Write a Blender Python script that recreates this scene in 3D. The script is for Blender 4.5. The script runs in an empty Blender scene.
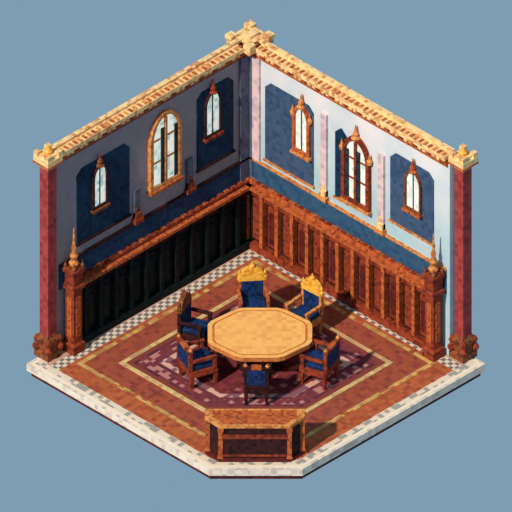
import bpy, bmesh, math, random
from mathutils import Vector, Matrix
random.seed(4)
sc = bpy.context.scene
try:
    sc.view_settings.view_transform = 'Standard'
    sc.view_settings.look = 'None'
except Exception: pass
COL = sc.collection
def S(r,g,b):
    f=lambda c:(c/255/12.92) if c/255<=.04045 else ((c/255+.055)/1.055)**2.4
    return (f(r),f(g),f(b),1.0)

# ---------------- materials ----------------
class NT:
    def __init__(s,name):
        s.m=bpy.data.materials.new(name); s.m.use_nodes=True
        s.t=s.m.node_tree; s.b=s.t.nodes['Principled BSDF']
        s.b.inputs['Roughness'].default_value=.75
        s.b.inputs['Specular IOR Level'].default_value=.15
    def n(s,k): return s.t.nodes.new(k)
    def put(s,sock,v):
        if isinstance(v,bpy.types.NodeSocket): s.t.links.new(v,sock)
        else: sock.default_value=v
    def math(s,op,a,b=0.0):
        n=s.n('ShaderNodeMath'); n.operation=op; s.put(n.inputs[0],a); s.put(n.inputs[1],b); return n.outputs[0]
    def mix(s,f,a,b):
        n=s.n('ShaderNodeMix'); n.data_type='RGBA'; s.put(n.inputs[0],f); s.put(n.inputs[6],a); s.put(n.inputs[7],b); return n.outputs[2]
    def cell(s,size=.1,obj=True):
        tc=s.n('ShaderNodeTexCoord'); a=s.n('ShaderNodeVectorMath'); a.operation='ADD'
        s.t.links.new(tc.outputs['Object'],a.inputs[0]); a.inputs[1].default_value=(.0337,.0291,.0313)
        m=s.n('ShaderNodeVectorMath'); m.operation='SCALE'; s.t.links.new(a.outputs[0],m.inputs[0]); m.inputs['Scale'].default_value=1/size
        f=s.n('ShaderNodeVectorMath'); f.operation='FLOOR'; s.t.links.new(m.outputs[0],f.inputs[0])
        w=s.n('ShaderNodeTexWhiteNoise'); s.t.links.new(f.outputs[0],w.inputs['Vector'])
        return w.outputs['Value']
    def xyz(s):
        tc=s.n('ShaderNodeTexCoord'); x=s.n('ShaderNodeSeparateXYZ'); s.t.links.new(tc.outputs['Object'],x.inputs[0]); return x.outputs
    def col(s,c): s.put(s.b.inputs['Base Color'],c)

def speck(name,c1,c2,size=.07,power=1.5,rough=.75,metal=0,emit=0):
    m=NT(name); v=m.math('POWER',m.cell(size),power); c=m.mix(v,c1,c2); m.col(c)
    m.b.inputs['Roughness'].default_value=rough; m.b.inputs['Metallic'].default_value=metal
    if emit:
        m.put(m.b.inputs['Emission Color'],c); m.b.inputs['Emission Strength'].default_value=emit
    return m.m

M={}
M['cream']=speck('cream_stone',S(246,210,148),S(200,128,80),.08,2.2)
M['white']=speck('white_marble',S(232,218,200),S(196,176,168),.1,2)
M['redbrown']=speck('red_brown_wood',S(152,64,38),S(92,36,28),.07)
M['orange']=speck('orange_wood',S(196,102,52),S(136,60,36),.06)
M['tanwood']=speck('tan_wood',S(222,150,84),S(166,90,48),.06)
M['darkwood']=speck('dark_wood',S(62,26,24),S(24,14,18),.08)
M['shadewood']=speck('shaded_wainscot_wood',S(20,36,38),S(8,16,20),.1)  # left wainscot wood, its shade put into the near-black colour
M['maroon']=speck('maroon_base',S(100,34,32),S(62,22,26),.1)
M['colred']=speck('column_red',S(168,68,66),S(132,50,52),.1)
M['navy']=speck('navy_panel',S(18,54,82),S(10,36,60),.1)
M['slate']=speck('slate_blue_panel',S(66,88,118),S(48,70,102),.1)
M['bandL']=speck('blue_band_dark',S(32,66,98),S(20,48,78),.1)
M['bandR']=speck('blue_band',S(52,88,120),S(38,72,104),.1)
M['blue']=speck('blue_upholstery',S(24,54,104),S(10,26,60),.06)
M['gold']=speck('gold',S(250,190,76),S(214,136,48),.05,1.5,.45)
M['bronze']=speck('bronze',S(140,80,44),S(80,38,28),.05,1.5,.5)
M['pane']=speck('window_glass_glow',S(236,240,228),S(160,190,186),.09,2.5,.3,0,.6)  # emission stands in for daylight behind the solid panes
M['paneR']=speck('window_glass_bright_glow',S(240,240,232),S(196,214,212),.09,2.5,.3,0,.1)  # paler panes, weaker emission for the daylight coming through
M['table']=speck('table_wood',S(242,182,104),S(228,158,88),.10,2)
M['tline']=speck('table_inlay',S(204,124,62),S(176,96,50),.06)
M['lead']=speck('lead_bars',S(40,60,66),S(26,40,48),.1)
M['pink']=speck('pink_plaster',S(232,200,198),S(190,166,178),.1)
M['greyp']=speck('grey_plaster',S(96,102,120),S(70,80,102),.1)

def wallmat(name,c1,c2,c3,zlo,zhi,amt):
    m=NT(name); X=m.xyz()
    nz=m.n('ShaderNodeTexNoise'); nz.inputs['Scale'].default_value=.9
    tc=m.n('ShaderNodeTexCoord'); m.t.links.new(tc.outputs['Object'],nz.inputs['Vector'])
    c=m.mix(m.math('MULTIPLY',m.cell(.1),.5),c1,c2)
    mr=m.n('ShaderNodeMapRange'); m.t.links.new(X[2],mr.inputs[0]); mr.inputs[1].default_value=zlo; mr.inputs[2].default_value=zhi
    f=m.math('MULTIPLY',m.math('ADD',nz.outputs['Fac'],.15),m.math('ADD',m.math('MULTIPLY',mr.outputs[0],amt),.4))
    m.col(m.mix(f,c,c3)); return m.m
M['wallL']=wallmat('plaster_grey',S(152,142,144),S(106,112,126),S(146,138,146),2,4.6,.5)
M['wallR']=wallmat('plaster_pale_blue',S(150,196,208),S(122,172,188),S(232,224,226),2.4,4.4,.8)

# ---------------- mesh builder ----------------
class MB:
    def __init__(s): s.v=[]; s.f=[]; s.mi=[]; s.mats=[]
    def mat(s,k):
        if k not in s.mats: s.mats.append(k)
        return s.mats.index(k)
    def poly(s,vs,faces,k):
        o=len(s.v); s.v+= [tuple(v) for v in vs]; i=s.mat(k)
        for f in faces: s.f.append([o+j for j in f]); s.mi.append(i)
    def box(s,x0,x1,y0,y1,z0,z1,k):
        if x0>x1:x0,x1=x1,x0
        if y0>y1:y0,y1=y1,y0
        s.poly([(x0,y0,z0),(x1,y0,z0),(x1,y1,z0),(x0,y1,z0),(x0,y0,z1),(x1,y0,z1),(x1,y1,z1),(x0,y1,z1)],
          [(0,3,2,1),(4,5,6,7),(0,1,5,4),(1,2,6,5),(2,3,7,6),(3,0,4,7)],k)
    def prism(s,pts,off,k):
        n=len(pts); off=Vector(off); a=[Vector(p) for p in pts]; b=[p+off for p in a]
        s.poly(a+b,[tuple(range(n))[::-1],tuple(range(n,2*n))]+[(i,(i+1)%n,n+(i+1)%n,n+i) for i in range(n)],k)
    def ring(s,outer,inner,off,k):
        n=len(outer); off=Vector(off)
        A=[Vector(p) for p in outer]; B=[Vector(p) for p in inner]
        vs=A+B+[p+off for p in A]+[p+off for p in B]
        F=[]
        for i in range(n):
            j=(i+1)%n
            F+=[(i,j,n+j,n+i),(2*n+i,3*n+i,3*n+j,2*n+j),(i,2*n+i,2*n+j,j),(n+i,n+j,3*n+j,3*n+i)]
        s.poly(vs,F,k)
    def lathe(s,prof,c,k,seg=12,rot=0,sx=1,sy=1):
        vs=[];F=[]; n=len(prof)
        for r,z in prof:
            for i in range(seg):
                a=rot+2*math.pi*i/seg; vs.append((c[0]+r*math.cos(a)*sx,c[1]+r*math.sin(a)*sy,c[2]+z))
        for q in range(n-1):
            for i in range(seg):
                j=(i+1)%seg; F.append((q*seg+i,q*seg+j,(q+1)*seg+j,(q+1)*seg+i))
        F.append(tuple(range(seg))[::-1]); F.append(tuple((n-1)*seg+i for i in range(seg)))
        s.poly(vs,F,k)
    def sq(s,prof,c,k): s.lathe([(r*math.sqrt(2),z) for r,z in prof],c,k,4,math.pi/4)
    def build(s,name,parent=None,bevel=0,**props):
        me=bpy.data.meshes.new(name); me.from_pydata(s.v,[],s.f); me.update()
        for k in s.mats: me.materials.append(M[k])
        for p,i in zip(me.polygons,s.mi): p.material_index=i
        bm=bmesh.new(); bm.from_mesh(me); bmesh.ops.recalc_face_normals(bm,faces=bm.faces); bm.to_mesh(me); bm.free()
        ob=bpy.data.objects.new(name,me); COL.objects.link(ob)
        if parent: ob.parent=parent
        if bevel:
            b=ob.modifiers.new('bevel','BEVEL'); b.width=bevel; b.segments=2; b.limit_method='ANGLE'
        for k,v in props.items(): ob[k]=v
        return ob
def empty(name,loc,rot=0,**props):
    e=bpy.data.objects.new(name,None); e.empty_display_size=.2; e.location=loc; e.rotation_euler[2]=rot
    COL.objects.link(e)
    for k,v in props.items(): e[k]=v
    return e

C=3.195; E=6.39; CH=1.3
# ---------------- floor ----------------
def oct(a):
    c=CH*a/C
    return [(C-a,C-a),(C+a,C-a),(C+a,C+a-c),(C+a-c,C+a),(C-a,C+a)]
m=NT('floor_tiles_wood'); X=m.xyz()
dx=m.math('SUBTRACT',X[0],C); dy=m.math('SUBTRACT',X[1],C)
d=m.math('MAXIMUM',m.math('ABSOLUTE',dx),m.math('ABSOLUTE',dy))
d=m.math('MAXIMUM',d,m.math('MULTIPLY',m.math('ADD',dx,dy),.628))
db=m.math('MULTIPLY',m.math('MINIMUM',dx,dy),-1.0)
def chk(m,X,s):
    a=m.math('FLOOR',m.math('DIVIDE',X[0],s)); b=m.math('FLOOR',m.math('DIVIDE',X[1],s))
    return m.math('MODULO',m.math('ABSOLUTE',m.math('ADD',a,b)),2.0)
cell=m.cell(.1)
wood=m.mix(m.math('POWER',cell,1.5),S(184,98,60),S(150,72,48))
pl=m.math('GREATER_THAN',m.math('MODULO',m.math('DIVIDE',X[1],.24),1.0),.86)
wood=m.mix(m.math('MULTIPLY',pl,.25),wood,S(120,50,36))
bord=m.mix(m.math('GREATER_THAN',m.cell(.1),.6),S(224,206,184),S(158,152,144))
tile=m.mix(chk(m,X,.1),S(222,204,182),S(124,112,112))
def band(lo,hi,dd=None):
    dd=dd or d
    return m.math('MULTIPLY',m.math('GREATER_THAN',dd,lo),m.math('LESS_THAN',dd,hi))
c=wood
c=m.mix(band(1.9,2.44),c,m.mix(m.math('POWER',cell,2),S(160,80,58),S(128,60,52)))
c=m.mix(m.math('MULTIPLY',band(2.44,2.54),m.math('GREATER_THAN',m.cell(.13),.2)),c,m.mix(cell,S(208,172,100),S(164,118,70)))
c=m.mix(m.math('MULTIPLY',band(2.62,2.86,db),m.math('LESS_THAN',d,2.98)),c,tile)
c=m.mix(band(2.86,2.98,db),c,S(196,150,130))
c=m.mix(band(2.96,3.3),c,bord)
c=m.mix(band(3.12,3.3),c,S(236,220,198))
m.col(c); M['floor']=m.m
b=MB(); b.prism([(x,y,-.16) for x,y in oct(C)],(0,0,.16),'floor')
b.build('floor',kind='structure')
b=MB()
b.ring([(x,y,-.17) for x,y in oct(C+.05)],[(x,y,-.17) for x,y in oct(C+.001)],(0,0,.165),'white'); b.build('trim_1',kind='structure')
b=MB(); b.prism([(x,y,-.30) for x,y in oct(C-.02)],(0,0,.13),'maroon'); b.build('trim_2',kind='structure')

# rug
m=NT('rug_pattern'); X=m.xyz()
d=m.math('MAXIMUM',m.math('ABSOLUTE',X[0]),m.math('ABSOLUTE',X[1]))
d=m.math('MAXIMUM',d,m.math('MULTIPLY',m.math('ADD',X[0],X[1]),.81))
cell=m.cell(.1)
base=m.mix(m.math('POWER',cell,1.3),S(126,58,66),S(84,40,54))
inner=m.mix(m.math('POWER',cell,1.3),S(134,56,58),S(84,36,48))
c=base
c=m.mix(band(0,1.24),c,inner)
dot=m.math('MULTIPLY',band(1.46,1.66),m.math('GREATER_THAN',m.cell(.1),.62))
c=m.mix(dot,c,S(184,124,120))
c=m.mix(band(1.24,1.38),c,m.mix(m.math('GREATER_THAN',m.cell(.1),.45),S(216,168,150),S(130,88,98)))
c=m.mix(m.math('MULTIPLY',band(.6,1.1),m.math('GREATER_THAN',m.cell(.13),.82)),c,S(176,108,100))
c=m.mix(band(1.74,1.84),c,S(130,62,52))
c=m.mix(band(1.84,2.1),c,m.mix(cell,S(220,190,130),S(180,142,100)))
m.col(c); m.b.inputs['Roughness'].default_value=.95; M['rug']=m.m
a=1.94
cc=2*a-a/.81
b=MB(); b.prism([(-a,-a,0),(a,-a,0),(a,a-cc,0),(a-cc,a,0),(-a,a,0)],(0,0,.02),'rug')
r=b.build('rug',label="maroon patterned rug with rose and yellow border under table",category="rug"); r.location=(C,C,.001)

# ---------------- walls ----------------
YI=.10; XI=.28; WH=4.72
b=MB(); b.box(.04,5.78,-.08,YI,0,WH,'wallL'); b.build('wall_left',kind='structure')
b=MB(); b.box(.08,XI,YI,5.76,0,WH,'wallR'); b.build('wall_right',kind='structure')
def P(w,a,z,n): return (a,YI+n,z) if w==0 else (XI+n,a,z)
def N(w,t): return (0,t,0) if w==0 else (t,0,0)
def wbox(b,w,a0,a1,n0,n1,z0,z1,k):
    if w==0: b.box(a0,a1,YI+n0,YI+n1,z0,z1,k)
    else: b.box(XI+n0,XI+n1,a0,a1,z0,z1,k)
tn=[3]
def trim(b,**k):
    o=b.build('trim_%d'%tn[0],kind='structure',**k); tn[0]+=1; return o
ENDA=[5.35,5.42]
for w in (0,1):
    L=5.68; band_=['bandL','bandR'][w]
    a0=.30 if w==0 else .12
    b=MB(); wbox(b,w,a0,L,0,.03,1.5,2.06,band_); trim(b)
    b=MB(); wbox(b,w,a0,L,0,.05,2.06,2.11,['darkwood','tanwood'][w])
    trim(b)
    # cornice
    b=MB()
    s0,s1=(.04,5.72)
    wbox(b,w,s0+.2,s1,0,.04,4.62,4.68,['redbrown','orange'][w])
    wbox(b,w,s0,s1,-.18,.07,4.68,4.76,'orange')
    wbox(b,w,s0,s1,-.19,.11,4.80,4.90,'cream')
    wbox(b,w,s0,s1,-.19,-.08,4.90,4.96,'cream')
    q=s0+.1;i=0
    while q<s1:
        wbox(b,w,q,q+.08,-.18,.10,4.74,4.80,['redbrown','cream','cream'][i%3])
        wbox(b,w,q,q+.06,-.03,.09,4.90,4.915,'orange' if i%2 else 'tanwood')
        q+=.13;i+=1
    trim(b)
    # wainscot
    b=MB(); e=ENDA[w]-.1
    if w==0: body,stile,cap,slot='shadewood','shadewood','orange','shadewood'  # same panelling as the right side, coloured dark to carry the shade
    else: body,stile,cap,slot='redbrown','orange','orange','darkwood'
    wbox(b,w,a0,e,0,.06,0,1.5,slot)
    wbox(b,w,a0,e,0,.20,0,.16,['shadewood','redbrown'][w])
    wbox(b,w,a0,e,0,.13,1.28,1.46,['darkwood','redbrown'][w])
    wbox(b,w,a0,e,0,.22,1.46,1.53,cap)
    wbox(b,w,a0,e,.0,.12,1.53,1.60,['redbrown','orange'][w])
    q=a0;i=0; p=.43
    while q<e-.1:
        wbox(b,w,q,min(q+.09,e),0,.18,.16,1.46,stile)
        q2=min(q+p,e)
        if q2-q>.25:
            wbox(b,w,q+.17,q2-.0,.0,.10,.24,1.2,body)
            wbox(b,w,q+.22,q2-.06,.0,.13,.34,1.08,['shadewood','maroon'][w] if i%2 else ['shadewood','redbrown'][w])
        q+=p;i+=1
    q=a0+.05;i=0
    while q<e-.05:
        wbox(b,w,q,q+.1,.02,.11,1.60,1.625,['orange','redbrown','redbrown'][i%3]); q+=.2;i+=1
    trim(b)
# corner pilasters
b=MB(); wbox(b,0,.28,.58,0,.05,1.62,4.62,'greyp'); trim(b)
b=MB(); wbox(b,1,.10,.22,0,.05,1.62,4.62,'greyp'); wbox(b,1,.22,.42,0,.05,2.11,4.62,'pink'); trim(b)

def pil(w,a,z1):
    b=MB()
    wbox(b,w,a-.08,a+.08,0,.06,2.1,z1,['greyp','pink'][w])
    wbox(b,w,a-.12,a+.12,0,.12,2.1,2.2,['redbrown','tanwood'][w])
    wbox(b,w,a-.08,a+.08,0,.10,2.2,2.34,['redbrown','cream'][w])
    wbox(b,w,a-.04,a+.04,0,.07,2.34,2.5,['bronze','cream'][w])
    trim(b)
pil(0,3.5,2.9); pil(0,2.02,2.9); pil(1,2.24,4.2); pil(1,3.86,4.0)

def panel(w,a0,a1,z0,z1,k,edge):
    b=MB()
    c=.14
    pts=[(a0,z0),(a1,z0),(a1,z1-c),(a1-c,z1),(a0+c,z1),(a0,z1-c)]
    b.prism([P(w,a,z,0) for a,z in pts],N(w,.025),k)
    wbox(b,w,a0-.03,a1+.03,0,.06,z0-.04,z0,edge)
    trim(b)
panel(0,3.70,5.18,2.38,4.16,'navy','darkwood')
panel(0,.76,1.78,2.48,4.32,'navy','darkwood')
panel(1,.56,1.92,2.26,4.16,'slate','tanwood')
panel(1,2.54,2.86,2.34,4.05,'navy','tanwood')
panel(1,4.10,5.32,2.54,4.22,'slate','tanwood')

def arch(a,z0,z1,w,pointed=True,n=8):
    zs=z1-w*1.5
    pts=[(a-w,z0),(a+w,z0)]
    for i in range(n+1):
        ang=i/n*math.pi/2
        pts.append((a+w*math.cos(ang),zs+(z1-zs)*math.sin(ang)))
    for i in range(1,n+1):
        ang=math.pi/2*(1-i/n)
        pts.append((a-w*math.cos(ang),zs+(z1-zs)*math.sin(ang)))
    return pts
wn=[1]
def window(w,a,z0,z1,hw,fr,frame,glass,double=False,spire=True,spk='orange'):
    b=MB()
    o=arch(a,z0-fr,z1+fr,hw+fr); i=arch(a,z0,z1,hw)
    b.ring([P(w,x,z,.0) for x,z in o],[P(w,x,z,.0) for x,z in i],N(w,.09),frame)
    wbox(b,w,a-hw-fr-.02,a+hw+fr+.02,0,.13,z0-fr-.06,z0-fr,spk)
    root=b.build('window_%d'%wn[0],kind='structure'); wn[0]+=1
    b=MB(); b.prism([P(w,x,z,.01) for x,z in arch(a,z0,z1,hw-.002)],N(w,.035),glass)
    b.build('glass_pane',parent=root)
    b=MB()
    if double:
        wbox(b,w,a-.03,a+.03,.045,.09,z0,z1-.03,frame)
        for q in (z0+(z1-z0)*.35,z0+(z1-z0)*.68): wbox(b,w,a-hw,a+hw,.045,.07,q-.015,q+.015,frame)
        wbox(b,w,a-hw+.02,a-hw+.10,.045,.07,z0,z1-hw,'lead'); wbox(b,w,a+.03,a+.12,.045,.07,z0,z1-hw*.8,'lead')
        b.build('mullion',parent=root)
    else:
        wbox(b,w,a-.012,a+.012,.045,.06,z0,z1-.05,'lead'); 
        b.build('mullion',parent=root)
    if spire:
        b=MB(); c=P(w,a,z1+fr-.04,.06)
        b.lathe([(.07,0),(.10,.03),(.05,.08),(.07,.13),(.035,.2),(.012,.34)],c,spk,8)
        if spire==2:
            for sg in (-1,1):
                c=P(w,a+sg*(hw+fr),z1-hw*1.0,.06); b.lathe([(.05,-.08),(.06,0),(.03,.05),(.01,.16)],c,spk,8)
        b.build('finial',parent=root)
window(0,4.57,3.06,4.00,.17,.04,'darkwood','pane',spk='bronze')
window(0,2.72,2.72,4.34,.36,.08,'tanwood','pane',double=True,spire=False)
window(0,1.38,3.22,4.20,.19,.04,'darkwood','pane',spk='redbrown')
window(1,1.62,3.0,4.02,.17,.07,'orange','paneR',spk='tanwood',spire=2)
window(1,3.16,2.54,4.0,.30,.09,'redbrown','paneR',double=True,spk='tanwood',spire=2)
window(1,4.78,3.14,4.04,.19,.04,'bronze','paneR',spk='orange')

# ---------------- columns ----------------
def column(x,y,label):
    e=empty('column',(x,y,0),label=label,category="column")
    b=MB(); b.sq([(.12,.55),(.12,4.62)],(0,0,0),'colred')
    b.build('shaft',parent=e)
    b=MB(); b.sq([(.2,0),(.2,.14),(.17,.17),(.17,.34),(.2,.37),(.2,.44),(.15,.5),(.13,.55)],(0,0,0),'bronze')
    for dx,dy in ((1,1),(1,-1),(-1,1)):
        b.lathe([(.05,0),(.09,.06),(.09,.12),(.04,.2),(.07,.28),(.03,.36)],(dx*.16,dy*.16,.14),'redbrown',8)
    b.build('plinth',parent=e)
    b=MB(); b.sq([(.13,4.62),(.15,4.66),(.15,4.72),(.21,4.76),(.21,4.88),(.16,4.9),(.16,4.94)],(0,0,0),'cream')
    for dx in (-1,1):
        for dy in (-1,1): b.box(dx*.15-.055,dx*.15+.055,dy*.15-.055,dy*.15+.055,4.88,5.0,'cream')
    b.sq([(.17,4.70),(.22,4.72),(.22,4.76),(.17,4.78)],(0,0,0),'orange')
    b.lathe([(.08,4.94),(.1,5.0),(.05,5.06),(.01,5.1)],(0,0,0),'gold',8)
    b.build('capital',parent=e)
column(5.92,.04,"dark red square column with cream capital ending the grey wall")
column(.08,5.94,"dark red square column with cream capital ending the pale blue wall")
# corner turret cap
b=MB()
b.box(-.14,.54,-.30,.36,4.78,4.90,'cream'); b.box(-.08,.48,-.24,.30,4.70,4.78,'orange'); b.box(-.08,.42,-.24,.24,4.90,4.94,'cream')
for x,y in ((.48,.30),(.48,-.22),(-.06,.30),(-.06,-.22)):
    b.box(x-.09,x+.09,y-.09,y+.09,4.90,5.0,'cream')
b.box(.06,.30,-.10,.14,4.94,5.02,'cream')
trim(b)

def newel(x,y,label):
    e=empty('newel_post',(x,y,0),label=label,category="post")
    b=MB(); k='redbrown'
    b.sq([(.16,0),(.16,.2),(.12,.24),(.12,1.5),(.16,1.54),(.16,1.62),(.13,1.66),(.13,1.9),(.17,1.94),(.17,2.02),(.12,2.06)],(0,0,0),k)
    b.build('post_body',parent=e)
    b=MB()
    b.box(.12,.135,-.06,.06,.4,1.35,'orange'); b.box(-.06,.06,.12,.135,.4,1.35,'orange')
    b.build('inset_panel',parent=e)
    b=MB(); b.lathe([(.07,2.06),(.11,2.14),(.06,2.22),(.09,2.32),(.04,2.42),(.055,2.5),(.03,2.6),(.012,2.98)],(0,0,0),'tanwood',8)
    for dx in (-1,1):
        for dy in (-1,1): b.lathe([(.035,2.02),(.045,2.1),(.015,2.14),(.006,2.22)],(dx*.12,dy*.12,0),'bronze',6)
    b.build('finial',parent=e)
newel(5.44,.29,"carved brown post with tall spire finial ending the dark wainscot")
newel(.50,5.52,"carved brown post with tall spire finial ending the red-brown wainscot")

# ---------------- table ----------------
U=Vector((-1,1,0))/math.sqrt(2); V=Vector((1,1,0))/math.sqrt(2)
def pos(a,bf,z=0): p=Vector((C,C,0))+U*a+V*bf; return (p.x,p.y,z)
FZ=.021
T=empty('dining_table',pos(.08,.02,FZ),-math.pi/4,label="octagonal golden tan wooden table with inlaid border on the maroon rug",category="table")
def octp(sx,sy,z,k=.5):
    out=[]
    for i in range(8):
        for o in (-.07,.07):
            an=math.pi/4*i+math.pi/8+o
            out.append((sx*math.cos(an)*1.08,sy*math.sin(an)*1.08,z))
    return out
b=MB()
A,B=1.02,.84
b.prism(octp(A,B,.64),(0,0,.10),'tline')
def lring(s0,s1,z,t,k): b.ring(octp(A*s0,B*s0,z),octp(A*s1,B*s1,z),(0,0,t),k)
lring(1.0,.91,.74,.012,'table'); lring(.91,.87,.74,.010,'tline'); b.prism(octp(A*.87,B*.87,.74),(0,0,.012),'table')
b.build('tabletop',parent=T,bevel=.008)
b=MB(); b.lathe([(.22,.1),(.14,.2),(.11,.35),(.18,.45),(.12,.55),(.3,.64)],(0,0,0),'redbrown',12); b.build('pedestal',parent=T)
b=MB(); b.lathe([(.5,0),(.5,.05),(.36,.09),(.22,.1)],(0,0,0),'darkwood',8,math.pi/8); b.build('base',parent=T)

# ---------------- chairs ----------------
def chair(a,bf,high,crest,label,wood='redbrown',h=1.0,s=1.0):
    p=pos(a,bf,FZ); d=Vector((C+U.x*.08,C+U.y*.08,0))-Vector((p[0],p[1],0)); rot=math.atan2(d.y,d.x)-math.pi/2
    e=empty('armchair',p,rot,label=label,category="chair")
    w=.265*s
    for sx in (-1,1):
        for sy in (-1,1):
            b=MB(); b.sq([(.035,0),(.028,.04),(.038,.2),(.045,.36)],(sx*(w-.045),sy*(w-.045),0),wood); b.build('leg',parent=e)
    b=MB(); b.box(-w,w,-w,w,.28,.43,wood); b.build('seat_frame',parent=e,bevel=.01)
    b=MB(); b.box(-w+.03,w-.03,-w+.06,w-.0,.43,.53,'blue'); b.build('cushion',parent=e,bevel=.03)
    top=.9 if high else .88
    b=MB(); 
    b.box(-w,-w+.06,-w-.03,-w+.05,.43,top,wood); b.box(w-.06,w,-w-.03,-w+.05,.43,top,wood)
    b.box(-w+.06,w-.06,-w-.02,-w+.03,.43,.52,wood)
    if not high: b.box(-w,w,-w-.04,-w+.06,top,top+.06,wood)
    b.build('backrest',parent=e,bevel=.008)
    b=MB(); b.box(-w+.06,w-.06,-w-.035,-w+.055,.50,top,'blue'); b.build('back_cushion',parent=e,bevel=.015)
    for sx in (-1,1):
        b=MB(); 
        b.box(sx*w-.035,sx*w+.035,-w+.05,w-.02,.66,.72,wood); b.box(sx*w-.03,sx*w+.03,w-.12,w-.04,.43,.66,wood)
        b.build('armrest',parent=e,bevel=.01)
    b=MB()
    if high:
        n=8; z0=top; pts=[(-w,z0),(w,z0)]
        for i in range(n+1):
            an=math.pi*i/n; pts.append((w*.95*math.cos(an),z0+.06+.26*h*math.sin(an)))
        b.prism([(x,-w-.04,z) for x,z in pts],(0,.1,0),crest)
        for sx in (-1,1): b.lathe([(.04,0),(.05,.08),(.02,.14),(.03,.17),(.005,.24)],(sx*(w-.02),-w+.01,top),crest,8)
        b.lathe([(.05,0),(.06,.05),(.02,.09),(.005,.15)],(0,-w+.01,top+.30*h),crest,8)
    else:
        for sx in (-1,1): b.lathe([(.035,0),(.045,.03),(.02,.06),(.008,.09)],(sx*(w-.03),-w+.01,top+.06),'tanwood',8)
        b.box(-.1,.1,-w-.045,-w+.055,top+.02,top+.085,'orange')
    b.build('crest',parent=e)
    return e
g="chairs around the octagonal table"
ch=[chair(-.05,-1.34,True,'gold',"high-backed throne chair, blue upholstery, tall rounded gold crest",'orange',s=1.05),
 chair(.96,-1.0,True,'gold',"high-backed chair with spiky gold crest and blue seat",'tanwood'),
 chair(-1.20,-.56,True,'bronze',"high-backed chair with dark bronze crest and navy seat",'darkwood'),
 chair(-1.16,.58,False,'gold',"low-backed brown wooden armchair with blue cushions, beside the darker rug side",s=1.15),
 chair(.02,1.24,False,'gold',"low-backed armchair with blue back next to the front desk",'darkwood',s=.95),
 chair(1.26,.60,False,'gold',"low-backed brown armchair with blue cushions casting shadow on rug",s=1.12)]
for c_ in ch: c_['group']=g

# ---------------- front desk ----------------
D=empty('council_desk',pos(-.02,3.12,.001),-math.pi/4,label="angular red-brown wooden desk with dark open front at the platform edge",category="desk")
fp=[(-1.0,-.28),(1.0,-.28),(1.0,0.0),(.72,.30),(-.72,.30),(-1.0,0.0)]
def sc_(pts,s,z): return [(x*s,y*s,z) for x,y in pts]
b=MB(); b.prism(sc_(fp,1,0),(0,0,.08),'maroon'); b.build('base',parent=D)
b=MB(); b.ring(sc_(fp,.93,.08),sc_(fp,.86,.08),(0,0,.72),'darkwood')
b.build('panel_body',parent=D)
for x,y in [(-.95,-.23),(.95,-.23),(.95,-.02),(.69,.25),(-.69,.25),(-.95,-.02)]:
    b=MB(); b.sq([(.06,.08),(.045,.14),(.045,.7),(.06,.76),(.06,.82)],(x,y,0),'orange'); b.build('corner_post',parent=D)
b=MB(); b.box(-.66,.66,.262,.295,.56,.66,'redbrown'); b.box(-.66,.66,.262,.28,.12,.17,'redbrown'); b.build('front_rail',parent=D)
b=MB(); b.ring(sc_(fp,1,.82),sc_(fp,.84,.82),(0,0,.08),'tanwood')
b.prism(sc_(fp,.84,.82),(0,0,.07),'orange')
b.build('desktop',parent=D,bevel=.008)

# ---------------- light, world, camera ----------------
w=bpy.data.worlds.new('world'); sc.world=w; w.use_nodes=True
bg=w.node_tree.nodes['Background']; bg.inputs[0].default_value=S(126,157,178); bg.inputs[1].default_value=1.0
l=bpy.data.lights.new('sun','SUN'); l.energy=4.0; l.angle=math.radians(2.5); l.color=(1,.90,.76)
o=bpy.data.objects.new('sun',l); COL.objects.link(o)
o.rotation_euler=Vector((1,.10,.88)).to_track_quat('Z','Y').to_euler(); o.location=(8,2,8)
cam=bpy.data.cameras.new('camera'); cam.type='ORTHO'; cam.ortho_scale=10.24; cam.clip_end=100
co=bpy.data.objects.new('camera',cam); COL.objects.link(co)
dv=Vector((1,1,1)).normalized(); co.location=Vector((.5635,.5635,0))+dv*22
co.rotation_euler=dv.to_track_quat('Z','Y').to_euler()
sc.camera=co
